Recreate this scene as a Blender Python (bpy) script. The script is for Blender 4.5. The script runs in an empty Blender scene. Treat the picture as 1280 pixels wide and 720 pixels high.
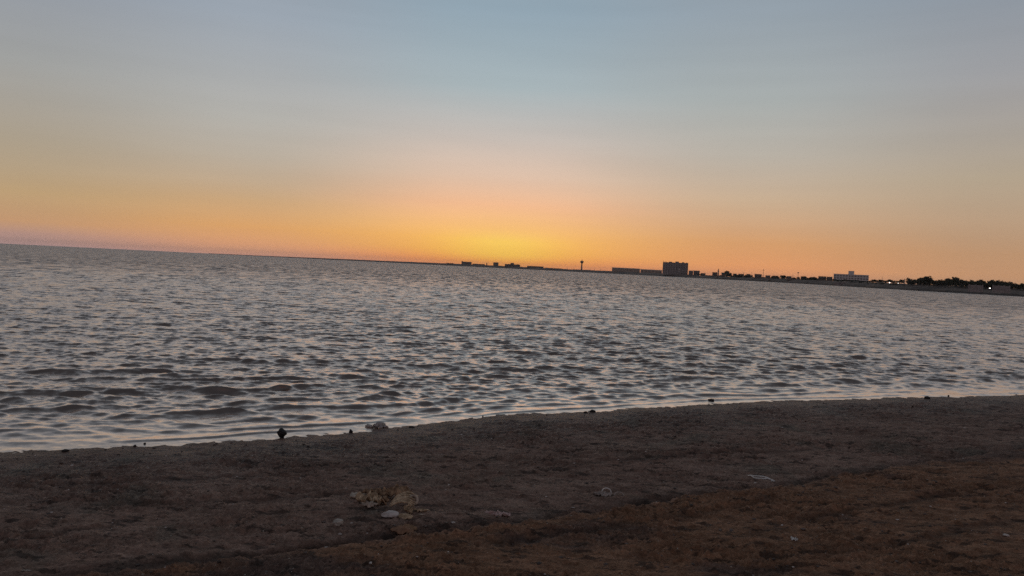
import bpy, math, random
import numpy as np
from mathutils import Vector, Matrix

SC = bpy.context.scene
COL = SC.collection
R = math.radians
rng = np.random.default_rng(7)
random.seed(7)

# ------------------------------------------------------------------ camera
CAM_H = 1.75
F_PX = 924.0                                   # focal length in pixels of a 1280 wide frame
cam_data = bpy.data.cameras.new('camera')
cam_data.sensor_width = 36.0
cam_data.lens = 36.0 * F_PX / 1280.0
cam_data.clip_start = 0.05
cam_data.clip_end = 60000.0
cam = bpy.data.objects.new('camera', cam_data)
COL.objects.link(cam)
PITCH, ROLL = -1.55, 2.77
ROT = Matrix.Rotation(R(90 + PITCH), 3, 'X') @ Matrix.Rotation(R(ROLL), 3, 'Z')
cam.matrix_world = Matrix.Translation((0, 0, CAM_H)) @ ROT.to_4x4()
SC.camera = cam

# ------------------------------------------------------------------ colour management
SC.view_settings.view_transform = 'Standard'
SC.view_settings.look = 'None'
SC.view_settings.exposure = 0.0
SC.view_settings.gamma = 1.0
SC.cycles.use_denoising = False


def lin(r, g, b):
    def f(v):
        v /= 255.0
        return v / 12.92 if v <= 0.04045 else ((v + 0.055) / 1.055) ** 2.4
    return (f(r), f(g), f(b), 1.0)


# ------------------------------------------------------------------ dusk sky (sun just below the horizon, straight ahead)
world = bpy.data.worlds.new('World')
SC.world = world
world.use_nodes = True
wt = world.node_tree
for n in list(wt.nodes):
    wt.nodes.remove(n)


def nd(tree, kind, **kw):
    n = tree.nodes.new(kind)
    for k, v in kw.items():
        setattr(n, k, v)
    return n


def mth(tree, op, a, b=None, c=None, clamp=False):
    n = tree.nodes.new('ShaderNodeMath')
    n.operation = op
    n.use_clamp = clamp
    for i, v in enumerate((a, b, c)):
        if v is None:
            continue
        if isinstance(v, (int, float)):
            n.inputs[i].default_value = v
        else:
            tree.links.new(v, n.inputs[i])
    return n.outputs[0]


def mixc(tree, fac, a, b, blend='MIX'):
    n = tree.nodes.new('ShaderNodeMix')
    n.data_type = 'RGBA'
    n.blend_type = blend
    for i, v in ((0, fac), (6, a), (7, b)):
        if isinstance(v, (int, float)):
            n.inputs[i].default_value = v
        elif isinstance(v, tuple):
            n.inputs[i].default_value = v
        else:
            tree.links.new(v, n.inputs[i])
    return n.outputs[2]


def maprange(tree, v, a, b, c=0.0, d=1.0, smooth=True):
    n = tree.nodes.new('ShaderNodeMapRange')
    n.interpolation_type = 'SMOOTHSTEP' if smooth else 'LINEAR'
    tree.links.new(v, n.inputs[0])
    for i, q in enumerate((a, b, c, d)):
        n.inputs[i + 1].default_value = q
    return n.outputs[0]


SUN_AZ = R(-0.9)                                # towards the glow, measured from +Y to the right
tc = nd(wt, 'ShaderNodeTexCoord')
sep = nd(wt, 'ShaderNodeSeparateXYZ')
wt.links.new(tc.outputs['Generated'], sep.inputs[0])
elev = mth(wt, 'MULTIPLY', mth(wt, 'ARCSINE', sep.outputs[2]), 180 / math.pi)
az = mth(wt, 'ARCTAN2', sep.outputs[0], sep.outputs[1])
azd = mth(wt, 'MULTIPLY', mth(wt, 'SUBTRACT', az, SUN_AZ), 180 / math.pi)
azd = mth(wt, 'ABSOLUTE', azd)


def elev_ramp(stops):
    n = nd(wt, 'ShaderNodeValToRGB')
    fac = mth(wt, 'POWER', mth(wt, 'DIVIDE', mth(wt, 'MAXIMUM', elev, 0.0), 90.0, clamp=True), 0.5)
    wt.links.new(fac, n.inputs[0])
    e = n.color_ramp.elements
    while len(e) > 1:
        e.remove(e[-1])
    first = True
    for deg, c in stops:
        pos = (deg / 90.0) ** 0.5
        el = e[0] if first else e.new(pos)
        el.position = pos
        el.color = lin(*c)
        first = False
    n.color_ramp.interpolation = 'LINEAR'
    return n.outputs[0]


ZEN = [(32, (124, 136, 149)), (50, (106, 114, 125)), (90, (93, 99, 109))]
r_l34 = elev_ramp([(0, (204, 164, 160)), (0.7, (192, 152, 138)), (1.5, (202, 156, 116)), (3.4, (191, 161, 121)), (5.0, (181, 161, 133)), (6.7, (174, 161, 141)), (11.6, (161, 162, 160)), (17, (147, 154, 164))] + ZEN)
r_l19 = elev_ramp([(0, (224, 162, 140)), (0.8, (228, 164, 120)), (2.1, (226, 168, 108)), (4.0, (206, 169, 127)), (5.2, (196, 171, 142)), (7.2, (187, 175, 159)), (10, (181, 179, 173)), (17, (156, 166, 177))] + ZEN)
r_c0 = elev_ramp([(0, (255, 154, 106)), (0.5, (255, 160, 88)), (1.3, (254, 182, 90)), (2.2, (254, 188, 102)), (3, (252, 192, 120)), (4.8, (243, 189, 147)), (7, (223, 194, 171)), (9.7, (200, 189, 180)),
                  (13.6, (169, 181, 185)), (19, (147, 166, 179))] + ZEN)
r_core = elev_ramp([(0, (255, 158, 98)), (0.4, (255, 172, 80)), (1.0, (255, 200, 88)), (2.0, (255, 207, 98)), (3, (252, 195, 120)), (4.8, (246, 191, 147)), (7, (225, 195, 172)), (9.7, (201, 190, 181)),
                    (13.6, (169, 182, 186)), (19, (147, 166, 179))] + ZEN)
r_r18 = elev_ramp([(0, (246, 164, 120)), (1, (236, 162, 106)), (2.7, (218, 161, 110)), (5.8, (203, 176, 147)), (9, (186, 178, 166)), (13, (169, 175, 174)), (19, (149, 161, 171))] + ZEN)
r_r33 = elev_ramp([(0, (206, 158, 124)), (1, (204, 154, 114)), (2.4, (191, 149, 113)), (7.3, (180, 164, 142)), (10, (170, 162, 152)), (14, (158, 159, 162)), (20, (138, 149, 161))] + ZEN)
back = elev_ramp([(0, (118, 100, 104)), (4, (138, 112, 112)), (9, (142, 120, 122)), (16, (128, 120, 126)), (25, (110, 114, 124)), (50, (100, 105, 114)), (90, (88, 93, 104))])
azs = mth(wt, 'MULTIPLY', az, 180 / math.pi)
w_back = maprange(wt, azd, 45.0, 140.0)
sky = mixc(wt, maprange(wt, azs, -35.0, -19.0), r_l34, r_l19)
sky = mixc(wt, maprange(wt, azs, -20.0, -3.0), sky, r_c0)
sky = mixc(wt, maprange(wt, azs, 0.0, 18.0), sky, r_r18)
sky = mixc(wt, maprange(wt, azs, 17.0, 34.0), sky, r_r33)
w_core = mth(wt, 'EXPONENT', mth(wt, 'MULTIPLY', mth(wt, 'POWER', mth(wt, 'DIVIDE', azd, 4.6), 2.0), -1.0))
sky = mixc(wt, w_core, sky, r_core)
sky = mixc(wt, w_back, sky, back)
# faint uneven haze streaks in the low sky
mp = nd(wt, 'ShaderNodeMapping')
mp.inputs['Scale'].default_value = (2.0, 2.0, 26.0)
wt.links.new(tc.outputs['Generated'], mp.inputs[0])
nz = nd(wt, 'ShaderNodeTexNoise')
nz.inputs['Scale'].default_value = 1.6
nz.inputs['Detail'].default_value = 3.0
wt.links.new(mp.outputs[0], nz.inputs['Vector'])
vv = mth(wt, 'ADD', mth(wt, 'MULTIPLY', mth(wt, 'SUBTRACT', nz.outputs[0], 0.5), 0.10), 1.0)
vm = nd(wt, 'ShaderNodeVectorMath', operation='SCALE')
wt.links.new(sky, vm.inputs[0])
wt.links.new(vv, vm.inputs['Scale'])
bg = nd(wt, 'ShaderNodeBackground')
bg.inputs['Strength'].default_value = 1.0
wt.links.new(vm.outputs[0], bg.inputs['Color'])
wo = nd(wt, 'ShaderNodeOutputWorld')
wt.links.new(bg.outputs[0], wo.inputs['Surface'])

# ------------------------------------------------------------------ geometry helpers


def ray(px, py):
    d = Vector(((px - 640) / F_PX, (360 - py) / F_PX, -1.0))
    return (ROT @ d).normalized()


def on_ground(px, py, z=0.0):
    d = ray(px, py)
    t = (z - CAM_H) / d.z
    return Vector((d.x * t, d.y * t, z))


def far(px, py, r):
    """point seen at a pixel, r metres away along the ground"""
    d = ray(px, py)
    t = r / math.hypot(d.x, d.y)
    return Vector((d.x * t, d.y * t, CAM_H + d.z * t))


class MB:
    def __init__(self):
        self.v, self.f = [], []

    def box(self, x0, x1, y0, y1, z0, z1, rz=0.0, c=None):
        b = len(self.v)
        pts = [(x, y, z) for z in (z0, z1) for x, y in ((x0, y0), (x1, y0), (x1, y1), (x0, y1))]
        if c is not None:
            cs, sn = math.cos(rz), math.sin(rz)
            pts = [(c[0] + x * cs - y * sn, c[1] + x * sn + y * cs, z + (c[2] if len(c) > 2 else 0)) for x, y, z in pts]
        self.v += pts
        self.f += [(b, b + 3, b + 2, b + 1), (b + 4, b + 5, b + 6, b + 7), (b, b + 1, b + 5, b + 4), (b + 1, b + 2, b + 6, b + 5),
                   (b + 2, b + 3, b + 7, b + 6), (b + 3, b, b + 4, b + 7)]
        return self

    def lathe(self, prof, n=12, c=(0, 0, 0)):
        b = len(self.v)
        for r, z in prof:
            for i in range(n):
                a = 2 * math.pi * i / n
                self.v.append((c[0] + r * math.cos(a), c[1] + r * math.sin(a), c[2] + z))
        for k in range(len(prof) - 1):
            for i in range(n):
                j = (i + 1) % n
                self.f.append((b + k * n + i, b + k * n + j, b + (k + 1) * n + j, b + (k + 1) * n + i))
        self.f.append(tuple(b + i for i in range(n))[::-1])
        self.f.append(tuple(b + (len(prof) - 1) * n + i for i in range(n)))
        return self

    def tube(self, pts, rads, n=7):
        b = len(self.v)
        pts = [Vector(p) for p in pts]
        for k, p in enumerate(pts):
            d = (pts[min(k + 1, len(pts) - 1)] - pts[max(k - 1, 0)]).normalized()
            up = Vector((0, 0, 1)) if abs(d.z) < 0.9 else Vector((1, 0, 0))
            u = d.cross(up).normalized()
            w = d.cross(u)
            for i in range(n):
                a = 2 * math.pi * i / n
                self.v.append(tuple(p + (u * math.cos(a) + w * math.sin(a)) * rads[k]))
        for k in range(len(pts) - 1):
            for i in range(n):
                j = (i + 1) % n
                self.f.append((b + k * n + i, b + k * n + j, b + (k + 1) * n + j, b + (k + 1) * n + i))
        self.f.append(tuple(b + i for i in range(n))[::-1])
        self.f.append(tuple(b + (len(pts) - 1) * n + i for i in range(n)))
        return self

    def mesh(self, name, mat, smooth=False):
        me = bpy.data.meshes.new(name)
        me.from_pydata([tuple(p) for p in self.v], [], self.f)
        if mat:
            me.materials.append(mat)
        if smooth:
            me.polygons.foreach_set('use_smooth', [True] * len(me.polygons))
        me.update()
        return me

    def build(self, name, mat, parent=None, smooth=False, loc=None, rz=0.0):
        return link(name, self.mesh(name, mat, smooth), parent, loc, rz)


def link(name, me, parent=None, loc=None, rz=0.0, scale=None):
    o = bpy.data.objects.new(name, me)
    COL.objects.link(o)
    o.parent = parent
    if loc is not None:
        o.location = loc
    o.rotation_euler = (0, 0, rz)
    if scale is not None:
        o.scale = scale
    return o


def tag(o, label=None, cat=None, group=None, kind=None):
    for k, v in (('label', label), ('category', cat), ('group', group), ('kind', kind)):
        if v:
            o[k] = v
    return o


def empty(name, loc, rz=0.0):
    o = bpy.data.objects.new(name, None)
    COL.objects.link(o)
    o.location = loc
    o.rotation_euler = (0, 0, rz)
    return o


# ------------------------------------------------------------------ noise
def _hash(ix, iy, seed):
    h = (ix.astype(np.int64) * 374761393 + iy.astype(np.int64) * 668265263 + seed * 1442695041) & 0xFFFFFFFF
    h = ((h ^ (h >> 13)) * 1274126177) & 0xFFFFFFFF
    h = (h ^ (h >> 16)) & 0xFFFFFFFF
    return h.astype(np.float64) / 4294967295.0


def perlin(x, y, seed=0):
    ix, iy = np.floor(x), np.floor(y)
    fx, fy = x - ix, y - iy
    ux, uy = fx * fx * fx * (fx * (fx * 6 - 15) + 10), fy * fy * fy * (fy * (fy * 6 - 15) + 10)

    def g(dx, dy):
        a = _hash(ix + dx, iy + dy, seed) * 2 * np.pi
        return np.cos(a) * (fx - dx) + np.sin(a) * (fy - dy)
    a = g(0, 0) * (1 - ux) + g(1, 0) * ux
    b = g(0, 1) * (1 - ux) + g(1, 1) * ux
    return (a * (1 - uy) + b * uy) * 1.5


def sstep(a, b, v):
    t = np.clip((v - a) / (b - a), 0, 1)
    return t * t * (3 - 2 * t)


# ------------------------------------------------------------------ shore curves (world x -> world y)
def curve(pix, z, left_pts, right_pts):
    pts = [on_ground(px, py, z) for px, py in pix]
    xs = [p[0] for p in left_pts] + [p.x for p in pts] + [p[0] for p in right_pts]
    ys = [p[1] for p in left_pts] + [p.y for p in pts] + [p[1] for p in right_pts]
    return np.array(xs), np.array(ys)


SHX, SHY = curve([(0, 566), (100, 560), (200, 557), (350, 548), (440, 541), (520, 532), (580, 524), (640, 518), (730, 515),
                  (820, 509), (960, 501.5), (1100, 498), (1280, 494)], 0.0,
                 [(-400, -160), (-60, -26), (-12, 2.2)], [(13, 14.6), (30, 22), (90, 42), (240, 70), (600, 90)])
SCX, SCY = curve([(0, 728), (200, 708), (400, 681), (560, 662), (640, 651), (700, 643), (800, 630), (880, 617), (960, 610), (1000, 603),
                  (1080, 588), (1160, 575), (1280, 560)], 0.17,
                 [(-400, -170), (-60, -30), (-8, 0.6)], [(9.5, 9.6), (30, 17), (90, 36), (240, 64), (600, 84)])


def smooth_curve(X, Y):
    gx = np.linspace(-30, 40, 1401)
    gy = np.interp(gx, X, Y)
    k = np.hanning(21)
    k /= k.sum()
    gy = np.convolve(np.pad(gy, 10, mode='edge'), k, mode='valid')
    keep_l, keep_r = X < -30, X > 40
    return np.concatenate([X[keep_l], gx, X[keep_r]]), np.concatenate([Y[keep_l], gy, Y[keep_r]])


SHX, SHY = smooth_curve(SHX, SHY)
SCX, SCY = smooth_curve(SCX, SCY)
COS_SH = 0.90


def inland(x, y):                               # metres landward of the waterline (negative out at sea)
    return (np.interp(x, SHX, SHY) - y) * COS_SH


def dryside(x, y):                              # metres landward of the little sand step
    return (np.interp(x, SCX, SCY) - y) * COS_SH


def furrow(x, y, pts, depth, width):
    p = [on_ground(a, b, 0.12) for a, b in pts]
    fx = [q.x for q in p]
    fy = np.interp(x, fx, [q.y for q in p])
    fy = fy + 0.02 * perlin(x * 3.0, y * 0 + 3.3, 90)
    d = y - fy
    ends = sstep(fx[0] - 0.05, fx[0] + 0.3, x) * (1 - sstep(fx[-1] - 0.3, fx[-1] + 0.05, x))
    return ends * (-depth * np.exp(-(d / width) ** 2) + 0.6 * depth * np.exp(-((d - 2.0 * width) / width) ** 2))


TRACKS = [([(100, 628), (160, 622), (280, 622), (400, 617), (520, 608)], 0.014, 0.035), ([(0, 668), (60, 664), (175, 653)], 0.012, 0.03),
          ([(90, 716), (200, 702), (330, 690), (470, 672)], 0.014, 0.03), ([(560, 700), (700, 676), (860, 655), (980, 632)], 0.014, 0.05),
          ([(1000, 712), (1140, 690), (1280, 660)], 0.012, 0.05), ([(900, 690), (1010, 660), (1120, 640), (1280, 612)], 0.010, 0.05),
          ([(700, 580), (900, 566), (1060, 561)], 0.010, 0.05), ([(0, 600), (120, 596), (300, 586), (420, 580)], 0.010, 0.04)]
STEPS = [(on_ground(px, py, 0.1), r, dp) for px, py, r, dp in
         [(345, 586, .07, .022), (58, 591, .06, .02), (386, 636, .05, .015), (30, 660, .06, .02), (700, 560, .06, .015), (455, 590, .06, .014),
          (1092, 566, .14, .02), (1050, 560, .10, .018), (830, 690, .05, .012), (665, 690, .06, .014), (560, 585, .07, .015), (300, 650, .06, .015), (905, 560, .08, .015)]]


def beach_z(x, y, detail=True):
    x, y = np.asarray(x, float), np.asarray(y, float)
    s = inland(x, y)
    d = dryside(x, y)
    z = np.where(s < 0, s * 0.055, 0.048 * s - 0.0008 * s * s)
    z = np.where(s > 2.6, 0.1194 + 0.010 * (s - 2.6), z)
    z = np.minimum(z, 0.9)
    lip = perlin(x * 1.4, y * 1.4, 5) * 0.03
    st = sstep(-0.03, 0.05, d + lip)
    z = z + 0.045 * st - 0.035 * np.exp(-((d + lip + 0.07) / 0.055) ** 2)
    if not detail:
        return z
    near = np.clip(1.6 - np.hypot(x, y) / 60.0, 0, 1)
    # low swells of the mud, clods, and small clods
    z = z + 0.014 * perlin(x * 0.9 + 4, y * 1.6, 1) * sstep(0.3, 1.6, s)
    rough = 0.45 + 0.75 * sstep(-0.15, 0.35, perlin(x * 0.8, y * 1.3, 2))
    n1 = perlin(x * 4.2, y * 6.0, 11)
    n2 = perlin(x * 9 + 3, y * 12.0, 12)
    n3 = perlin(x * 21, y * 24.0, 13)
    n4 = perlin(x * 44, y * 48.0, 14)
    ed = sstep(-0.1, 0.9, s)
    z = z + near * ed * (0.012 * n1 + rough * (0.018 * n2 + 0.019 * (0.4 - np.abs(n3)) + 0.011 * n4))
    # raised crumbs: sparse lumps
    lump = perlin(x * 14 + 9, y * 14, 21)
    z = z + near * ed * 0.010 * sstep(0.38, 0.62, lump)
    z = z - near * ed * 0.007 * sstep(0.36, 0.6, perlin(x * 7 + 31, y * 9, 22))
    # ragged waterline: coves and nibs
    z = z + (0.0035 * perlin(x * 2.1, y * 2.1, 31) + 0.003 * perlin(x * 8, y * 10, 32) + 0.002 * perlin(x * 22, y * 26, 33)) * np.exp(-(s / 0.35) ** 2)
    # wheel and drag marks parallel to the shore
    for ln_, dp_, w_ in TRACKS:
        z = z + furrow(x, y, ln_, dp_, w_)
    for p, r, dp in STEPS:
        q = np.hypot((x - p.x) / 0.8, y - p.y) / r
        z = z - dp * np.exp(-q ** 4) + 0.35 * dp * np.exp(-((q - 1.35) / 0.3) ** 2)
    return z


def bz(x, y):
    return float(beach_z(np.array([x]), np.array([y]))[0])


def spot(px, py):
    """ground point under a pixel on the beach"""
    z = 0.1
    for _ in range(6):
        p = on_ground(px, py, z)
        z = float(beach_z(np.array([p.x]), np.array([p.y]), False)[0])
        z = max(z, 0.0)
    p = on_ground(px, py, z)
    return Vector((p.x, p.y, max(bz(p.x, p.y), 0.0)))


# ------------------------------------------------------------------ materials
def material(name, rough=0.8, color=(0.2, 0.2, 0.2), var=0.25, scale=4.0, bump=0.0, spec=0.3, color2=None, detail=5.0, metallic=0.0):
    m = bpy.data.materials.new(name)
    m.use_nodes = True
    t = m.node_tree
    b = t.nodes['Principled BSDF']
    b.inputs['Roughness'].default_value = rough
    b.inputs['Specular IOR Level'].default_value = spec
    b.inputs['Metallic'].default_value = metallic
    tcn = nd(t, 'ShaderNodeTexCoord')
    n = nd(t, 'ShaderNodeTexNoise')
    n.inputs['Scale'].default_value = scale
    n.inputs['Detail'].default_value = detail
    t.links.new(tcn.outputs['Object'], n.inputs['Vector'])
    c1 = tuple(v * (1 - var) for v in color) + (1,)
    c2 = tuple(v * (1 + var) for v in (color2 or color)) + (1,)
    f = maprange(t, n.outputs[0], 0.3, 0.7)
    t.links.new(mixc(t, f, c1, c2), b.inputs['Base Color'])
    if bump:
        bp = nd(t, 'ShaderNodeBump')
        bp.inputs['Strength'].default_value = 1.0
        bp.inputs['Distance'].default_value = bump
        n2 = nd(t, 'ShaderNodeTexNoise')
        n2.inputs['Scale'].default_value = scale * 3
        n2.inputs['Detail'].default_value = 4
        t.links.new(tcn.outputs['Object'], n2.inputs['Vector'])
        t.links.new(n2.outputs[0], bp.inputs['Height'])
        t.links.new(bp.outputs[0], b.inputs['Normal'])
    return m


# wet mud and dry sand, mixed by where the step runs and how far the water reaches
def beach_material():
    m = bpy.data.materials.new('mud_and_sand')
    m.use_nodes = True
    t = m.node_tree
    b = t.nodes['Principled BSDF']
    geo = nd(t, 'ShaderNodeNewGeometry')
    pos = geo.outputs['Position']

    def noise(scale, detail=5, stretch=None, rough=0.55):
        n = nd(t, 'ShaderNodeTexNoise')
        n.inputs['Scale'].default_value = scale
        n.inputs['Detail'].default_value = detail
        n.inputs['Roughness'].default_value = rough
        if stretch:
            q = nd(t, 'ShaderNodeMapping')
            q.inputs['Scale'].default_value = stretch
            t.links.new(pos, q.inputs[0])
            t.links.new(q.outputs[0], n.inputs['Vector'])
        else:
            t.links.new(pos, n.inputs['Vector'])
        return n.outputs[0]
    dry = nd(t, 'ShaderNodeAttribute', attribute_name='dry').outputs['Fac']
    wet = nd(t, 'ShaderNodeAttribute', attribute_name='wet').outputs['Fac']
    big = noise(0.7, 4)
    mid = noise(5.0, 5, (0.45, 1.6, 1))
    fine = noise(60.0, 4, rough=0.7)
    mud = mixc(t, maprange(t, big, 0.35, 0.65), (0.130, 0.074, 0.054, 1), (0.215, 0.128, 0.095, 1))
    mud = mixc(t, maprange(t, mid, 0.35, 0.7), mud, (0.250, 0.160, 0.122, 1))
    mud = mixc(t, mth(t, 'MULTIPLY', maprange(t, noise(1.7, 4, (1, 1, 1)), 0.52, 0.7), 0.6), mud, (0.120, 0.106, 0.082, 1))
    sand = mixc(t, maprange(t, mid, 0.3, 0.7), (0.165, 0.084, 0.048, 1), (0.265, 0.136, 0.080, 1))
    patch = mth(t, 'MULTIPLY', maprange(t, noise(1.3, 5, (0.55, 1.4, 1)), 0.52, 0.66), 0.75)
    sand = mixc(t, patch, sand, (0.090, 0.062, 0.055, 1))
    col = mixc(t, dry, mud, sand)
    fv = maprange(t, fine, 0.25, 0.75, 0.50, 1.55, False)
    col = mixc(t, 1.0, col, fv, 'MULTIPLY')
    col = mixc(t, 1.0, col, maprange(t, noise(20.0, 4, (0.5, 1.3, 1), 0.6), 0.35, 0.68, 0.84, 1.45, False), 'MULTIPLY')
    # dark flecks: organic bits, with the shade of gouges painted into the colour
    dk = mth(t, 'MULTIPLY', maprange(t, noise(11.0, 5, (0.5, 1.3, 1), 0.6), 0.54, 0.62), 0.70)
    col = mixc(t, dk, col, (0.030, 0.021, 0.017, 1))
    # pale grains: shell grit
    v = nd(t, 'ShaderNodeTexVoronoi')
    v.inputs['Scale'].default_value = 42.0
    t.links.new(pos, v.inputs['Vector'])
    g = mth(t, 'LESS_THAN', v.outputs['Distance'], 0.16)
    sc_ = nd(t, 'ShaderNodeSeparateColor')
    t.links.new(v.outputs['Color'], sc_.inputs[0])
    g = mth(t, 'MULTIPLY', g, mth(t, 'GREATER_THAN', sc_.outputs[0], 0.955))
    col = mixc(t, g, col, (0.42, 0.36, 0.30, 1))
    groove_dark = nd(t, 'ShaderNodeAttribute', attribute_name='groove_dark').outputs['Fac']
    col = mixc(t, mth(t, 'MULTIPLY', groove_dark, 0.62), col, (0.034, 0.024, 0.020, 1))
    wetn = mth(t, 'MULTIPLY', wet, maprange(t, noise(3.0, 4), 0.3, 0.6, 0.65, 1.0))
    dark = mixc(t, mth(t, 'MULTIPLY', wetn, 0.35), col, (0.040, 0.030, 0.028, 1))
    t.links.new(dark, b.inputs['Base Color'])
    rg = mth(t, 'SUBTRACT', 0.80, mth(t, 'MULTIPLY', wetn, 0.34))
    t.links.new(rg, b.inputs['Roughness'])
    b.inputs['Specular IOR Level'].default_value = 0.12
    bp = nd(t, 'ShaderNodeBump')
    bp.inputs['Distance'].default_value = 0.026
    bp.inputs['Strength'].default_value = 1.0
    hh = mth(t, 'ADD', mth(t, 'MULTIPLY', noise(38, 5, rough=0.65), 0.8), mth(t, 'MULTIPLY', noise(120, 3), 0.25))
    t.links.new(hh, bp.inputs['Height'])
    t.links.new(bp.outputs[0], b.inputs['Normal'])
    return m


def water_material():
    m = bpy.data.materials.new('sea_water')
    m.use_nodes = True
    t = m.node_tree
    b = t.nodes['Principled BSDF']
    geo = nd(t, 'ShaderNodeNewGeometry')
    pos = geo.outputs['Position']

    def slopes(scale, st, k, detail=3.0, rgh=0.5):
        q = nd(t, 'ShaderNodeMapping')
        q.inputs['Scale'].default_value = st
        t.links.new(pos, q.inputs[0])
        n = nd(t, 'ShaderNodeTexNoise')
        n.inputs['Scale'].default_value = scale
        n.inputs['Detail'].default_value = detail
        n.inputs['Roughness'].default_value = rgh
        t.links.new(q.outputs[0], n.inputs['Vector'])
        s = nd(t, 'ShaderNodeVectorMath', operation='SUBTRACT')
        t.links.new(n.outputs['Color'], s.inputs[0])
        s.inputs[1].default_value = (0.5, 0.5, 0.5)
        mm = nd(t, 'ShaderNodeVectorMath', operation='MULTIPLY')
        t.links.new(s.outputs[0], mm.inputs[0])
        mm.inputs[1].default_value = (k * 0.55, k, 0)
        return mm.outputs[0]
    # distance from the beach decides how much of the chop the mesh no longer carries
    ln = nd(t, 'ShaderNodeVectorMath', operation='LENGTH')
    t.links.new(pos, ln.inputs[0])
    farf = maprange(t, ln.outputs['Value'], 14.0, 110.0)
    a = slopes(14.0, (0.6, 1.3, 1), 1.75, 6.0, 0.65)
    c = slopes(0.45, (3.6, 1.0, 1), 4.4, 6.0, 0.68)
    mid = slopes(3.0, (0.7, 1.3, 1), 2.4, 5.0, 0.62)
    midf = maprange(t, ln.outputs['Value'], 9.0, 24.0)
    ms = nd(t, 'ShaderNodeVectorMath', operation='SCALE')
    t.links.new(mid, ms.inputs[0])
    t.links.new(midf, ms.inputs['Scale'])
    cs = nd(t, 'ShaderNodeVectorMath', operation='SCALE')
    t.links.new(c, cs.inputs[0])
    t.links.new(farf, cs.inputs['Scale'])
    offs = nd(t, 'ShaderNodeAttribute', attribute_name='calm').outputs['Fac']
    as_ = nd(t, 'ShaderNodeVectorMath', operation='SCALE')
    t.links.new(a, as_.inputs[0])
    t.links.new(offs, as_.inputs['Scale'])
    s1 = nd(t, 'ShaderNodeVectorMath', operation='ADD')
    t.links.new(cs.outputs[0], s1.inputs[0])
    t.links.new(as_.outputs[0], s1.inputs[1])
    s1b = nd(t, 'ShaderNodeVectorMath', operation='ADD')
    t.links.new(s1.outputs[0], s1b.inputs[0])
    t.links.new(ms.outputs[0], s1b.inputs[1])
    s2 = nd(t, 'ShaderNodeVectorMath', operation='ADD')
    t.links.new(s1b.outputs[0], s2.inputs[0])
    t.links.new(geo.outputs['Normal'], s2.inputs[1])
    # wind chop is steeper on the side that faces the beach
    tl = nd(t, 'ShaderNodeVectorMath', operation='SCALE')
    tl.inputs[0].default_value = (0.01, -0.36, 0.0)
    t.links.new(farf, tl.inputs['Scale'])
    s3 = nd(t, 'ShaderNodeVectorMath', operation='ADD')
    t.links.new(s2.outputs[0], s3.inputs[0])
    t.links.new(tl.outputs[0], s3.inputs[1])
    nn = nd(t, 'ShaderNodeVectorMath', operation='NORMALIZE')
    t.links.new(s3.outputs[0], nn.inputs[0])
    t.nodes.remove(b)
    gl = nd(t, 'ShaderNodeBsdfGlossy')
    gl.inputs['Color'].default_value = (1.0, 0.86, 0.775, 1)      # silt in suspension warms what the surface gives back
    gl.inputs['Roughness'].default_value = 0.24
    df = nd(t, 'ShaderNodeBsdfDiffuse')
    df.inputs['Color'].default_value = (0.075, 0.052, 0.040, 1)
    fr = nd(t, 'ShaderNodeFresnel')
    fr.inputs['IOR'].default_value = 1.45
    for q in (gl, df, fr):
        t.links.new(nn.outputs[0], q.inputs['Normal'])
    mx = nd(t, 'ShaderNodeMixShader')
    t.links.new(maprange(t, fr.outputs[0], 0.02, 0.40, 0.11, 0.98, False), mx.inputs[0])
    t.links.new(df.outputs[0], mx.inputs[1])
    t.links.new(gl.outputs[0], mx.inputs[2])
    t.links.new(mx.outputs[0], t.nodes['Material Output'].inputs['Surface'])
    return m


M_BEACH = beach_material()
M_WATER = water_material()


# ------------------------------------------------------------------ fans of vertices, fine near the beach and coarse far out
def fan_angles(dense, n):
    core = np.linspace(-dense, dense, n)
    side_ = dense + np.cumsum(np.linspace(0.3, 6.0, 34))
    side_ = side_[side_ < 178]
    return np.radians(np.concatenate([-side_[::-1], core, side_]))


def grid_mesh(name, X, Y, Z, keepv, mat, attrs, wrap=False):
    nr, na = X.shape
    q = np.arange(nr * na).reshape(nr, na)
    a, b_, c, d = q[:-1, :-1], q[:-1, 1:], q[1:, 1:], q[1:, :-1]
    F = np.stack([a, b_, c, d], -1).reshape(-1, 4)
    kv = keepv.reshape(-1)
    F = F[kv[F].any(1)]
    used = np.zeros(nr * na, bool)
    used[F.reshape(-1)] = True
    remap = np.cumsum(used) - 1
    F = remap[F]
    V = np.stack([X.reshape(-1), Y.reshape(-1), Z.reshape(-1)], -1)[used]
    me = bpy.data.meshes.new(name)
    me.vertices.add(len(V))
    me.vertices.foreach_set('co', V.astype(np.float32).reshape(-1))
    me.loops.add(F.size)
    me.loops.foreach_set('vertex_index', F.astype(np.int32).reshape(-1))
    me.polygons.add(len(F))
    me.polygons.foreach_set('loop_start', np.arange(0, F.size, 4, dtype=np.int32))
    me.polygons.foreach_set('loop_total', np.full(len(F), 4, np.int32))
    me.update(calc_edges=True)
    me.polygons.foreach_set('use_smooth', np.ones(len(F), bool))
    me.materials.append(mat)
    for k, arr in attrs.items():
        at = me.attributes.new(k, 'FLOAT', 'POINT')
        at.data.foreach_set('value', arr.reshape(-1)[used].astype(np.float32))
    me.validate()
    o = bpy.data.objects.new(name, me)
    COL.objects.link(o)
    return o


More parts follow.
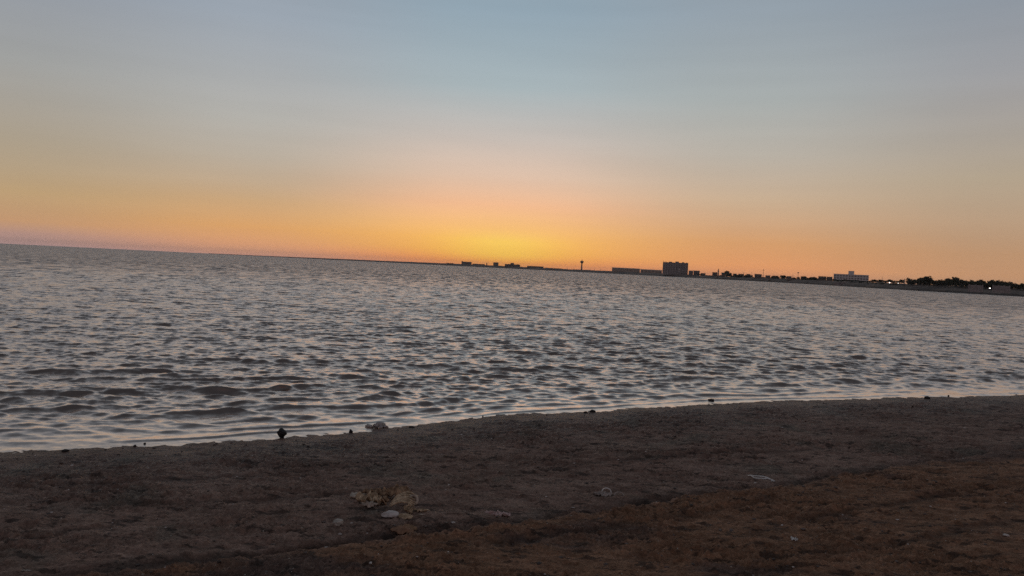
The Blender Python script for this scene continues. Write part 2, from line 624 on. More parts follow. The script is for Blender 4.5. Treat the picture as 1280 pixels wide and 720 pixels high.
# ---- beach
ang = fan_angles(39, 860)
rad = np.concatenate([np.exp(np.linspace(math.log(3.0), math.log(14), 520)), np.exp(np.linspace(math.log(14.1), math.log(26), 64))])
rad = np.concatenate([[0.05, 0.5, 1.0, 1.5, 2.0, 2.4, 2.7, 2.85], rad, np.exp(np.linspace(math.log(26.3), math.log(700), 90))])
A, RR = np.meshgrid(ang, rad)
X, Y = RR * np.sin(A), RR * np.cos(A)
s = inland(X, Y)
Z = beach_z(X, Y)
d = dryside(X, Y)
dry = sstep(-0.02, 0.10, d + 0.03 * perlin(X * 1.4, Y * 1.4, 5) + 0.02 * perlin(X * 5, Y * 5, 51))
wet = 1 - sstep(0.05, 2.6, s + 0.5 * perlin(X * 1.5, Y * 1.5, 52))
lip_ = perlin(X * 1.4, Y * 1.4, 5) * 0.03
groove_dark = np.exp(-((d + lip_ + 0.10) / 0.085) ** 2) * (0.65 + 0.5 * perlin(X * 2.2, Y * 2.2, 55))  # darker along the foot of the sand step, then in the furrows
for ln_, dp_, w__ in TRACKS:
    groove_dark = groove_dark + np.clip(-furrow(X, Y, ln_, 1.0, w__ * 1.2), 0, 1) * (0.6 + 0.5 * perlin(X * 2.7, Y * 2.7, 56))
groove_dark = np.clip(groove_dark, 0, 1)
beach = grid_mesh('beach', X, Y, Z, s > -1.6, M_BEACH, {'dry': dry, 'wet': wet, 'groove_dark': groove_dark})
tag(beach, 'dark wet mud and rust brown sand beach in the foreground', kind='structure')

# ---- sea
ang = fan_angles(38, 760)
rad = np.concatenate([np.exp(np.linspace(math.log(5.0), math.log(15), 430)), np.exp(np.linspace(math.log(15.04), math.log(60), 500)), np.exp(np.linspace(math.log(60.5), math.log(240), 130)), np.exp(np.linspace(math.log(243), math.log(8000), 110))])
A, RR = np.meshgrid(ang, rad)
X, Y = RR * np.sin(A), RR * np.cos(A)
out = -inland(X, Y)                             # metres seaward
H = np.zeros_like(X)
DX = np.zeros_like(X)
DY = np.zeros_like(X)
dr = np.gradient(rad)[:, None] * np.ones_like(X)
gust = 1.0 + 0.30 * perlin(X * 0.045, Y * 0.03, 61) + 0.22 * perlin(X * 0.16, Y * 0.10, 62)
depthf = sstep(0.0, 1.7, out)
sl2 = 0.0
NW = 124
for i in range(NW):
    lam = 0.09 * (2.6 / 0.09) ** ((i + rng.random()) / NW)
    k = 2 * math.pi / lam
    spread = 34 if lam < 0.26 else (19 if lam < 0.9 else 14)
    th = R(-90 + rng.normal() * spread + 4)     # travels towards the beach
    kx, ky = k * math.cos(th), k * math.sin(th)
    shape = math.exp(-((math.log(lam / 0.27)) / 0.58) ** 2)
    slope = 0.034 * (0.55 + 1.0 * shape)
    if lam > 0.32:
        slope *= 0.78
    if lam > 0.7:
        slope *= 0.6
    amp = slope / k
    fade = np.clip((lam / (dr * 2.6)) - 0.6, 0, 1)
    shallow = depthf ** (0.5 if lam < 0.5 else 0.9)
    rows = np.where(fade[:, 0] > 0)[0]
    if len(rows) == 0:
        continue
    e = rows[-1] + 1
    ph = kx * X[:e] + ky * Y[:e] + rng.random() * 6.283
    a_ = amp * fade[:e] * shallow[:e] * gust[:e]
    cth, sth = math.cos(th), math.sin(th)
    H[:e] += a_ * np.cos(ph)
    sn = np.sin(ph)
    DX[:e] -= 0.9 * a_ * cth * sn
    DY[:e] -= 0.9 * a_ * sth * sn
    sl2 += slope * slope / 2
print('rms slope', math.sqrt(sl2))
# little breakers running parallel to the waterline, steep on the side facing the beach
wob = 0.16 * perlin(X * 0.55, Y * 0.4, 71) + 0.06 * perlin(X * 1.7, Y * 1.3, 72)
for j, (o0, hgt) in enumerate([(0.20, .012), (0.52, .018), (0.90, .026), (1.42, .034), (2.05, .038), (2.8, .038), (3.6, .034), (4.5, .030)]):
    w2 = 0.10 * (1 + 0.4 * j) * perlin(X * (0.5 + 0.05 * j) + 17 * j, Y * 0.2 + 5 * j, 73 + j)
    u = out - (o0 + wob * (0.6 + 0.25 * j) + w2)
    gate = sstep(-0.42 + 0.04 * j, 0.10 + 0.05 * j, perlin(X * 0.5 + 3.3 * j, Y * 0.25 + 7 * j, 85 + j))
    frontw, backw = 0.022 + 0.007 * j, 0.12 + 0.05 * j
    prof = np.where(u < 0, np.exp(-(u / frontw) ** 2), np.exp(-(u / backw) ** 2))
    H += hgt * gate * prof
mod = 0.5 + 0.5 * sstep(0.0, 2.0, out)
H += 0.0016 * perlin(X * 7, Y * 12, 95) * sstep(0.0, 0.5, out) * (RR < 30)
calm = sstep(0.0, 3.0, out) * 0.8 + 0.2
lean = 0.8 * sstep(0.6, 3.0, out)
X2, Y2 = X + DX, Y + DY - lean * H
sea = grid_mesh('sea', X2, Y2, H, out > -0.9, M_WATER, {'calm': calm})
tag(sea, 'rippled grey sea with small breakers along the beach', kind='structure')

exec_far = True
# ------------------------------------------------------------------ far shore
BANK = [(262, 3600, 1.6), (330, 3300, 2.2), (410, 3000, 4.4), (480, 2750, 5.2), (560, 2400, 6.6), (640, 2150, 6.6), (700, 1900, 5.8), (760, 1550, 5.4), (845, 1300, 4.9),
        (920, 1080, 4.2), (1000, 800, 4.2), (1060, 620, 4.0), (1100, 530, 4.0), (1150, 470, 3.8), (1200, 430, 3.8), (1280, 395, 3.8), (1400, 350, 3.6), (1560, 300, 3.4)]
bank_r = lambda px: float(np.interp(px, [b[0] for b in BANK], [b[1] for b in BANK]))
bank_z = lambda px: float(np.interp(px, [b[0] for b in BANK], [b[2] for b in BANK]))

M_BANK = material('bank_sand', color=(0.080, 0.056, 0.044), color2=(0.13, 0.094, 0.074), var=0.3, scale=0.05, rough=0.9)
M_ROCK = material('bank_rock', color=(0.06, 0.048, 0.042), var=0.4, scale=0.4, rough=0.9)

V, Fc, Mi = [], [], []
pxs = np.concatenate([np.linspace(262, 1280, 420), np.linspace(1284, 1560, 60)])
prof = [(-2, -0.6), (0, 0.0), (3, 0.9), (7, 1.35), (16, 2.1), (30, 3.1), (42, 4.0), (90, 4.1), (420, 4.6), (900, 5.0)]
for i, px in enumerate(pxs):
    p = far(px, 300, 1.0)
    dx, dy = p.x, p.y
    r0, z0 = bank_r(px), bank_z(px)
    zz = z0 / 4.0
    for j, (o_, h_) in enumerate(prof):
        jit = float(perlin(np.array([i * 0.31]), np.array([j * 3.7]), 7)[0])
        rr = r0 + o_ * (1.0 if px > 900 else 1.6) + 2.0 * jit
        V.append((dx * rr, dy * rr, h_ * zz * (1 + 0.10 * jit) + (0.22 * jit if j > 1 else 0)))
for i in range(len(pxs) - 1):
    for j in range(len(prof) - 1):
        a = i * len(prof) + j
        Fc.append((a, a + len(prof), a + len(prof) + 1, a + 1))
        Mi.append(1 if j < 2 else 0)
me = bpy.data.meshes.new('far_shore')
me.from_pydata(V, [], Fc)
me.materials.append(M_BANK)
me.materials.append(M_ROCK)
me.polygons.foreach_set('material_index', Mi)
me.update()
o = bpy.data.objects.new('far_shore', me)
COL.objects.link(o)
tag(o, 'low sandy far shore with a dark rocky edge across the water', kind='structure')

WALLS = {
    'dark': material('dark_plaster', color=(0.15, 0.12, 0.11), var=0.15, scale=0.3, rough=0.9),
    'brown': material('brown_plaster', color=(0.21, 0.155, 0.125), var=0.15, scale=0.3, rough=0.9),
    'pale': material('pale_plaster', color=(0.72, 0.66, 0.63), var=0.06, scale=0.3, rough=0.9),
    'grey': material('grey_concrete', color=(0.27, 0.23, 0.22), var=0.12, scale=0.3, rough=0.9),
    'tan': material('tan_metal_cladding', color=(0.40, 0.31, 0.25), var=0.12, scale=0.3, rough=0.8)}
M_GLASS = material('dark_window_glass', color=(0.05, 0.055, 0.06), var=0.2, scale=1, rough=0.25, spec=0.5)
M_PALEG = material('pale_lit_glass', color=(0.55, 0.52, 0.48), var=0.1, scale=1, rough=0.5, spec=0.5)  # pale colour painted in for lit windows, nothing glows
M_ROOF = material('dark_roof_felt', color=(0.09, 0.075, 0.07), var=0.2, scale=0.5, rough=0.9)
M_METAL = material('galvanised_metal', color=(0.18, 0.17, 0.165), var=0.15, scale=2, rough=0.5, spec=0.5)

_win = {}


def window_mesh(w, h, mat):
    k = (round(w, 2), round(h, 2), mat.name)
    if k not in _win:
        mb = MB()
        t_ = 0.12
        mb.box(-w / 2, w / 2, -0.04, 0.06, 0, h)
        _win[k] = mb.mesh('window', mat)
        fr = MB()
        fr.box(-w / 2 - t_, w / 2 + t_, -0.16, 0.02, -t_, -0.005)
        fr.box(-w / 2 - t_, w / 2 + t_, -0.16, 0.02, h + 0.005, h + t_)
        fr.box(-w / 2 - t_, -w / 2 - 0.005, -0.15, 0.02, 0, h)
        fr.box(w / 2 + 0.005, w / 2 + t_, -0.15, 0.02, 0, h)
        _win[k + ('f',)] = fr.mesh('frame', WALLS['grey'])
    return _win[k], _win[k + ('f',)]


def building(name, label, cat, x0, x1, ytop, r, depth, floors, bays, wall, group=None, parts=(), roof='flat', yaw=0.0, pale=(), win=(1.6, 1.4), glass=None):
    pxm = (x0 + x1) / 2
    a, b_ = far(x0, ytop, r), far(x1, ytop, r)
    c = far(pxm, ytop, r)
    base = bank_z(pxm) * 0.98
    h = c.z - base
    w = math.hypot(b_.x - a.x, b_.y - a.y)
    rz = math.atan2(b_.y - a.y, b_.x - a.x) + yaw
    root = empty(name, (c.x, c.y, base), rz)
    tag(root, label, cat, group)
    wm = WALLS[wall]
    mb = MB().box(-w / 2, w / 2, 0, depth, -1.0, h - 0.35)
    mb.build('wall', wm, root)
    if roof == 'flat':
        rb = MB()
        rb.box(-w / 2 + 0.3, w / 2 - 0.3, 0.3, depth - 0.3, h - 0.345, h - 0.25)
        for (p0, p1, q0, q1) in ((-w / 2 - .12, w / 2 + .12, -.12, .2), (-w / 2 - .12, w / 2 + .12, depth - .2, depth + .12)):
            rb.box(p0, p1, q0, q1, h - 0.345, h)
        rb.box(-w / 2 - .12, -w / 2 + .2, .205, depth - .205, h - 0.345, h)
        rb.box(w / 2 - .2, w / 2 + .12, .205, depth - .205, h - 0.345, h)
        rb.build('roof', M_ROOF if wall != 'pale' else wm, root)
    elif roof == 'shed':
        rb = MB()
        n = len(rb.v)
        z0, z1 = h - 0.345, h + 0.9
        e = 0.6
        rb.v += [(-w / 2 - e, -e, z0), (w / 2 + e, -e, z0), (w / 2 + e, depth + e, z0), (-w / 2 - e, depth + e, z0),
                 (-w / 2 - e, depth / 2, z1), (w / 2 + e, depth / 2, z1)]
        rb.f += [(0, 1, 5, 4), (2, 3, 4, 5), (0, 4, 3), (1, 2, 5), (0, 3, 2, 1)]
        rb.build('roof', M_ROOF if wall != 'tan' else WALLS['tan'], root)
    for (fx, fw, fh, fd) in parts:                # rooftop pieces: centre (0..1), width, height, depth offset
        pb = MB()
        cx = -w / 2 + fx * w
        dd = min(depth - fd - 0.4, max(2.5, fw))
        pb.box(cx - fw / 2, cx + fw / 2, fd, fd + dd, h - 0.24, h + fh)
        pb.build('rooftop_block', wm, root)
    fh = (h - 0.6) / max(floors, 1)
    ww, wh = win
    for f in range(floors):
        for q in range(bays):
            cx = -w / 2 + (q + 0.5) * w / bays
            mt = M_PALEG if (f, q) in pale else (glass or M_GLASS)
            m1, m2 = window_mesh(ww, wh, mt)
            wo_ = link('window', m1, root, (cx, 0.0, f * fh + fh * 0.35))
            link('frame', m2, wo_)
    return root, w, h


# --- buildings from left to right
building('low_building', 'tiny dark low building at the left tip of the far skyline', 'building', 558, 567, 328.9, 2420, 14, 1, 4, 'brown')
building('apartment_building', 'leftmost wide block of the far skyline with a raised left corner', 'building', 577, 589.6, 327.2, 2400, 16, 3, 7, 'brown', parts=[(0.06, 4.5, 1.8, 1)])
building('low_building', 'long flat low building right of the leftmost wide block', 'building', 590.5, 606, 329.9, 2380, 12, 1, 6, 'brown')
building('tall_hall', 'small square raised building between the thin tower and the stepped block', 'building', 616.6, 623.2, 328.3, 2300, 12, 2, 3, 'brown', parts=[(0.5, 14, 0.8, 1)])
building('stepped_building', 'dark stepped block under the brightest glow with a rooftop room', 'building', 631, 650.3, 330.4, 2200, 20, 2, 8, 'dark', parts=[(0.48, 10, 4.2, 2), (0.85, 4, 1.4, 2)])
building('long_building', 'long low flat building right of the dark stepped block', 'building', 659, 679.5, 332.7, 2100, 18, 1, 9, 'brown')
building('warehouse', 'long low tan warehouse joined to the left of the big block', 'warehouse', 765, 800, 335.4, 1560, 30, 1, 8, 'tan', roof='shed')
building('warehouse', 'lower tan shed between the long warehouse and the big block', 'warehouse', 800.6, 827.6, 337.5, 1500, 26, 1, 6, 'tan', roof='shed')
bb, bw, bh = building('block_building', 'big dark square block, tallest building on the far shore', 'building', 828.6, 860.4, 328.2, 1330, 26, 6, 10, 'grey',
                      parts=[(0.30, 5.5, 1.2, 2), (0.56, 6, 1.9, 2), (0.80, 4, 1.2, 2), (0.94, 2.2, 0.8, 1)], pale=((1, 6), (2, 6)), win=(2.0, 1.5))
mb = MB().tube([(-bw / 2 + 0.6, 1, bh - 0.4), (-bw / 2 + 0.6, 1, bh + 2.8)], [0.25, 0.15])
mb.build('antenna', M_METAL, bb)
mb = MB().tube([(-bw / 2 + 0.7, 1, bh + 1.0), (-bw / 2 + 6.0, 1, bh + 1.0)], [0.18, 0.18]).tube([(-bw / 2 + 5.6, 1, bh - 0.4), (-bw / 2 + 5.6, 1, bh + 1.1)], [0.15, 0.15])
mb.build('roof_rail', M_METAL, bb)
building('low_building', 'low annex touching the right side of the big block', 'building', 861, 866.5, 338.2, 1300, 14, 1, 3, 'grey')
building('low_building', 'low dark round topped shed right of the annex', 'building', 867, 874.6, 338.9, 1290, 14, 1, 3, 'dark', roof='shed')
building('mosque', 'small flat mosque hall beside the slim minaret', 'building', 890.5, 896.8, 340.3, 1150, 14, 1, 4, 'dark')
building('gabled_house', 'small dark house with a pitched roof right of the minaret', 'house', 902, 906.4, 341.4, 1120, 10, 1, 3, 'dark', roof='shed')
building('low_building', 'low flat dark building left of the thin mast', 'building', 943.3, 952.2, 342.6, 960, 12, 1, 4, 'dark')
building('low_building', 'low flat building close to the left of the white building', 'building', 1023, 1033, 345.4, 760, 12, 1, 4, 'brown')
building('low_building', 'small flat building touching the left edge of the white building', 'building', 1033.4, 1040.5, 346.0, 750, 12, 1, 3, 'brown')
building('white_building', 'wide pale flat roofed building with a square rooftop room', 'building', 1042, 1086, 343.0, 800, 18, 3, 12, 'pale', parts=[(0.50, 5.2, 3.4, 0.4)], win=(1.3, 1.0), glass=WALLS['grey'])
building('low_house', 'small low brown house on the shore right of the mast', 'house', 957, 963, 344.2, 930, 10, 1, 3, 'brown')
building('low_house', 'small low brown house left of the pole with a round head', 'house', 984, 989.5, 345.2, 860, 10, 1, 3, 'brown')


def tower(name, label, cat, px, ytop, ybase, r, prof, mats):
    top, bot = far(px, ytop, r), far(px, ybase, r)
    base = bank_z(px) * 0.95
    h = top.z - base
    root = empty(name, (top.x, top.y, base))
    tag(root, label, cat)
    for nm, pr, m in prof:
        MB().lathe([(a, b_ * h) for a, b_ in pr], 14).build(nm, m, root, smooth=False)
    return root, h


M_CONC = WALLS['brown']
tower('control_tower', 'slim tower with a wide round head and spire standing above the far shore', 'tower', 727.6, 324.2, 338, 2250,
      [('shaft', [(3.0, -0.05), (2.3, 0.1), (2.0, 0.62)], M_CONC), ('cabin', [(2.0, 0.621), (4.6, 0.71), (5.6, 0.735), (5.6, 0.80), (4.2, 0.83), (2.6, 0.86)], M_CONC),
       ('spire', [(1.3, 0.861), (0.8, 0.93), (0.3, 1.0)], M_METAL)], None)
tower('thin_tower', 'thin dark tower left of the brightest glow', 'tower', 608.6, 328.4, 332, 2380,
      [('shaft', [(1.9, -0.05), (1.5, 0.8)], M_CONC), ('cap', [(1.9, 0.801), (1.9, 0.88), (0.4, 1.0)], M_CONC)], None)
tower('minaret', 'slim minaret standing just right of the low mosque hall', 'minaret', 898.1, 335.8, 342, 1150,
      [('shaft', [(1.0, -0.05), (0.85, 0.62)], WALLS['dark']), ('balcony', [(0.9, 0.621), (1.25, 0.66), (1.25, 0.70), (0.8, 0.72)], WALLS['dark']),
       ('cap', [(0.75, 0.721), (0.7, 0.88), (0.1, 1.0)], WALLS['dark'])], None)


def pole(name, label, cat, px, ytop, r, rad_=0.16, head=None, group=None):
    top = far(px, ytop, r)
    base = bank_z(px) * 0.92
    h = top.z - base
    root = empty(name, (top.x, top.y, base))
    tag(root, label, cat, group)
    MB().lathe([(rad_, -0.5), (rad_ * 0.8, h * 0.6), (rad_ * 0.55, h)], 8).build('shaft', M_METAL, root)
    if head == 'lobe':
        MB().lathe([(0.1, h + .005), (0.9, h + 0.25), (1.0, h + 0.8), (0.5, h + 1.1)], 10).build('head', M_METAL, root)
    if head == 'cross':
        MB().box(-1.2, 1.2, -0.1, 0.1, h * 0.86, h * 0.86 + 0.25).build('crossbar', M_METAL, root)
    return root


pole('radio_mast', 'tall thin mast on the far shore left of the white building', 'mast', 954.4, 336.3, 960, 0.30, 'cross')
pole('water_tank_pole', 'thin pole with a round head left of the white building', 'pole', 997.8, 341.6, 820, 0.22, 'lobe')
pole('utility_pole', 'short pole rising between the low dark trees left of the white building', 'pole', 991.2, 343.3, 830, 0.28)
pole('utility_pole', 'pole left of the flat dark building, leaning shoreward of the gabled roof', 'pole', 939.3, 339.9, 1000, 0.22)
pole('utility_pole', 'pole nearest right of the pitched roof house', 'pole', 929.5, 340.2, 1030, 0.24)
pole('utility_pole', 'thin pole standing right above the white building trees', 'pole', 1103.0, 345.8, 560, 0.13)
pole('utility_pole', 'dark post at the right end of the low tree row near the two lamps', 'pole', 1130.6, 348.6, 500, 0.35)
for px, yt, lb_ in [(709, 335.2, 'outer of two short masts left of the round headed tower'), (717.5, 335.8, 'inner of two short masts left of the round headed tower'), (737.5, 335.6, 'short mast nearest on the right of the round headed tower'), (743, 336.2, 'middle one of three short masts right of the round headed tower'), (751, 336.5, 'short mast between the round headed tower and the long warehouse')]:
    pole('mast', lb_, 'mast', px, yt, 1850, 0.35, 'cross', group='short masts around the tower')

# lamps that are lit
M_LAMP = bpy.data.materials.new('lit_lamp')
M_LAMP.use_nodes = True
e_ = M_LAMP.node_tree.nodes['Principled BSDF']
e_.inputs['Emission Color'].default_value = (1.0, 0.90, 0.80, 1)
e_.inputs['Emission Strength'].default_value = 5.0


def street_lamp(px, py, r, label, size=0.36):
    p = far(px, py, r)
    base = min(bank_z(px) * 0.5, p.z - 2.0)
    root = empty('street_lamp', (p.x, p.y, base))
    tag(root, label, 'street lamp', 'lit lamps on the far shore')
    h = p.z - base
    MB().lathe([(0.12, -0.6), (0.08, h - 0.1)], 8).build('pole', M_METAL, root)
    MB().lathe([(0.45, h + size * 0.6), (0.5, h + size * 0.75), (0.15, h + size * 1.3)], 10).build('hood', M_METAL, root)
    pr = [(size * math.sin(a), h - 0.05 + size * 0.55 - size * 0.9 * math.cos(a)) for a in np.linspace(0.25, 2.2, 7)]
    MB().lathe(pr, 12).build('bulb', M_LAMP, root, smooth=True)


street_lamp(1112.0, 353.4, 505, 'bright lit lamp below the low trees right of the white building', 0.32)
street_lamp(1122.7, 354.0, 500, 'dim small lit lamp beside the brighter lamp near the dark post', 0.16)
street_lamp(1237.4, 360.4, 402, 'bright lit lamp under the trees near the right end of the shore', 0.30)

# ------------------------------------------------------------------ trees
M_LEAF = material('dark_foliage', color=(0.045, 0.050, 0.030), color2=(0.075, 0.075, 0.045), var=0.3, scale=0.8, rough=0.8)
M_BARK = material('bark', color=(0.09, 0.07, 0.055), var=0.3, scale=2, rough=0.9)


def crown_mesh(seed, w, h, n_clump, per):
    r_ = np.random.default_rng(seed)
    v, f = [], []
    for c in range(n_clump):
        while True:
            q = r_.uniform(-1, 1, 3)
            if np.dot(q, q) < 1 and q[2] > -0.75:
                break
        cc = q * np.array([w, w, h]) * 0.5 * r_.uniform(0.7, 1.12) + np.array([0, 0, 0.62 * h])
        cr = r_.uniform(0.09, 0.2) * w
        for _ in range(per):
            g = r_.normal(size=3)
            g /= np.linalg.norm(g)
            p = cc + g * cr * r_.uniform(0.35, 1.1) * np.array([1, 1, 0.75])
            u = r_.normal(size=3)
            u /= np.linalg.norm(u)
            t = np.cross(u, g)
            t /= np.linalg.norm(t) + 1e-6
            sz = r_.uniform(0.030, 0.055) * w
            b = len(v)
            v += [tuple(p - u * sz), tuple(p + t * sz * 0.6), tuple(p + u * sz), tuple(p - t * sz * 0.6)]
            f.append((b, b + 1, b + 2, b + 3))
    me = bpy.data.meshes.new('crown')
    me.from_pydata(v, [], f)
    me.materials.append(M_LEAF)
    return me


def trunk_mesh(seed):
    r_ = np.random.default_rng(seed + 50)
    mb = MB()
    lean = r_.uniform(-0.06, 0.06, 2)
    mb.tube([(0, 0, -0.08), (lean[0] * .3, lean[1] * .3, 0.22), (lean[0], lean[1], 0.55)], [0.035, 0.026, 0.015])
    for k in range(5):
        a = r_.uniform(0, 6.28)
        L = r_.uniform(0.18, 0.3)
        z = r_.uniform(0.22, 0.42)
        p0 = (lean[0] * z, lean[1] * z, z)
        mb.tube([p0, (p0[0] + math.cos(a) * L * .6, p0[1] + math.sin(a) * L * .6, z + L * .55), (p0[0] + math.cos(a) * L, p0[1] + math.sin(a) * L, z + L)], [0.014, 0.009, 0.004], 5)
    return mb.mesh('trunk', M_BARK)


CROWNS = [crown_mesh(100 + i, 1.0, 0.85, 60, 50) for i in range(6)]
TRUNKS = [trunk_mesh(i) for i in range(6)]
_ti = [0]
ORD = ['first', 'second', 'third', 'fourth', 'fifth', 'sixth', 'seventh', 'eighth', 'ninth', 'tenth', 'eleventh', 'twelfth', 'thirteenth', 'fourteenth', 'fifteenth',
       'sixteenth', 'seventeenth', 'eighteenth', 'nineteenth', 'twentieth'] + ['twenty ' + q for q in ('first', 'second', 'third', 'fourth', 'fifth', 'sixth', 'seventh')]


def tree(x0, x1, ytop, r, label, group=None, base=None, name='tree'):
    px = (x0 + x1) / 2
    a, b_, c = far(x0, ytop, r), far(x1, ytop, r), far(px, ytop, r)
    base = bank_z(px) * 0.95 if base is None else base
    w = math.hypot(b_.x - a.x, b_.y - a.y) * 1.22
    h = max(c.z - base, 1.2)
    i = _ti[0] % 6
    _ti[0] += 1
    root = empty(name, (c.x, c.y, base), random.uniform(0, 6.28))
    tag(root, label, 'tree', group)
    link('trunk', TRUNKS[i], root, None, 0, (w * 0.8, w * 0.8, h * 0.9))
    link('crown', CROWNS[i], root, None, 0, (w, w, h))
    return root


G = 'trees along the far shore'
# distinct ones
tree(1147.5, 1158, 346.2, 462, 'left half of the tallest round tree clump on the right shore', G)
tree(1153, 1165.5, 344.8, 460, 'tallest round dark tree standing right of the gap in the tree line', G)
tree(1190, 1200, 345.6, 440, 'second tallest dark tree, at the middle of the right hand tree line', G)
tree(1182, 1193, 347.6, 442, 'broad tree leaning into the left of the second tallest tree', G)
tree(1163, 1171, 350.0, 455, 'small tree at the right foot of the tallest round tree', G)
tree(1172, 1181, 349.0, 450, 'small round tree midway between the two tallest trees', G)
tree(1134, 1141, 350.8, 478, 'small bush like tree first after the gap right of the dark post', G)
tree(1139.5, 1148, 350.0, 472, 'small round tree touching the left of the tallest clump', G)
tree(975, 982.5, 343.8, 880, 'dark round tree left of the pole with a round head', G)
tree(906, 912, 338.2, 1110, 'pointed dark tree rising behind the pitched roof house', G)
tree(910, 916, 341.0, 1110, 'lower tree at the right foot of the pointed dark tree', G)
for k, (x0, x1, yt) in enumerate([(917, 923, 342.8), (921.5, 928, 343.0), (930, 935, 343.4), (935, 941, 343.6), (964, 969, 344.8), (969, 974, 345.4), (982, 987, 345.6), (990, 995, 346.6), (996, 1000, 346.0),
                   (1002.5, 1008.5, 345.0), (1008, 1012, 347.2), (1011, 1016, 346.4), (1015.5, 1021, 346.0), (1020, 1024, 347.8)]):
    tree(x0, x1, yt, bank_r((x0 + x1) / 2) + 45, ORD[k] + ' low dark tree rightwards from the pointed tree at the pitched roof house', 'scattered low trees left of the white building')
for k in range(11):
    x0 = 1040 + k * 4.6 + random.uniform(-.6, .6)
    tree(x0, x0 + 6.2, 349.0 + 0.045 * (x0 - 1040) + random.uniform(-.9, .9), bank_r(x0) + 55, ORD[k] + ' tree from the left in the low row before the white building', 'tree row before the white building')
for k, (x0, x1, yt) in enumerate([(1090, 1096, 349.0), (1094.5, 1099, 350.0), (1098, 1105, 349.3), (1104, 1109, 350.6), (1108.5, 1116, 349.0), (1115, 1120, 350.6), (1119, 1125, 350.8), (1123.5, 1131, 349.2)]):
    tree(x0, x1, yt, bank_r((x0 + x1) / 2) + 40, ORD[k] + ' low dark tree from the left in the row above the two lit lamps', 'tree row above the two lamps')
for k, (x0, x1, yt) in enumerate([(1200, 1205.5, 348.8), (1204.5, 1211, 350.2), (1211, 1220, 349.6), (1219, 1225, 350.6), (1222, 1230, 348.6), (1228, 1233, 350.8), (1234, 1241, 350.6), (1238, 1245, 349.4), (1244.5, 1251, 349.6),
                   (1250, 1256, 350.4), (1255, 1262, 351.4), (1260, 1267, 351.8), (1266, 1272, 354.2), (1271, 1277, 355.8), (1276, 1283, 356.2)]):
    tree(x0, x1, yt, bank_r((x0 + x1) / 2) + 38, ORD[k] + ' dark tree rightwards after the second tallest tree on the right shore', 'tree row at the right end of the shore')
# lower understorey hedge so the row reads as one band
for k, x0 in enumerate(np.arange(1132, 1279, 6.5)):
    hor = 304 + 0.0484 * (x0 + 4)
    tree(x0, x0 + 9, hor - 11.3 + random.uniform(-1, 1), bank_r(x0) + 26, ORD[k] + ' low shrub from the left under the right hand tree row', 'shrubs under the right hand trees', name='shrub', base=2.7)['category'] = 'shrub'
for k, (x0, x1, yt) in enumerate([(681.5, 688, 334.6), (686, 693, 335.0), (691, 698, 335.8), (696, 703, 336.6)]):
    tree(x0, x1, yt, 1960, ORD[k] + ' low tree from the left in the dark mound left of the round headed tower', 'low trees left of the tower')
for k, x0 in enumerate(np.arange(1046, 1132, 5.4)):
    hor = 304 + 0.0484 * (x0 + 3)
    tree(x0, x0 + 7.5, hor - 3.4 + random.uniform(-1, 1), bank_r(x0) + 22, ORD[k] + ' small shrub from the left on the bank slope below the white building', 'shrubs on the bank slope',
         base=1.7, name='shrub')['category'] = 'shrub'
for k, x0 in enumerate(np.linspace(872, 1034, 26)):
    w_ = 6.5 + random.uniform(-1, 3)
    hor = 304 + 0.0484 * (x0 + w_ / 2)
    tree(x0, x0 + w_, hor - 3.2 + random.uniform(-1.1, .8), bank_r(x0) + 60, ORD[k] + ' low hedge clump from the left between the big block and white building', 'low hedge between the big block and white building', name='shrub')['category'] = 'shrub'
for k, (x0, x1, yt) in enumerate([(876, 882, 341.4), (916.5, 921, 342.0), (923, 930, 342.4), (933, 938, 342.6), (966, 973, 344.6), (1001, 1007, 345.6), (1012.5, 1019, 346.4)]):
    building('low_house', ORD[k] + ' tiny flat house from the left among the hedges left of the white building', 'house', x0, x1, yt, bank_r((x0 + x1) / 2) + 85, 9, 1, 2, 'brown', group='tiny houses among the hedges')
# pale walls low on the bank
M_PALEW = WALLS['pale']


def low_wall(x0, x1, y, r, h, label, mat, name='boundary_wall', cat='wall'):
    a, b_ = far(x0, y, r), far(x1, y, r)
    n = max(1, int(abs(x1 - x0) / 6))
    c = (a + b_) / 2
    L = (b_ - a).length
    root = empty(name, (c.x, c.y, min(a.z, b_.z)), math.atan2(b_.y - a.y, b_.x - a.x))
    tag(root, label, cat)
    MB().box(-L / 2, L / 2, 0, 0.3, -1.2, h).build('wall_face', mat, root)
    for k in range(n + 1):
        x = -L / 2 + k * L / n
        MB().box(x - 0.25, x + 0.25, -0.15, 0.45, -1.2, h + 0.25).build('pillar', mat, root)


low_wall(1211, 1228, 361.4, 402, 2.0, 'pale low wall left of the right hand lamp on the shore bank', WALLS['grey'])
low_wall(1241, 1262, 362.4, 396, 2.0, 'pale low wall right of the right hand lamp on the shore bank', WALLS['grey'])
low_wall(1043, 1062, 355.2, 640, 1.6, 'pale low wall under the trees of the white building, left piece', WALLS['grey'])
low_wall(1068, 1090, 356.4, 620, 1.6, 'pale low wall under the trees of the white building, right piece', WALLS['grey'])

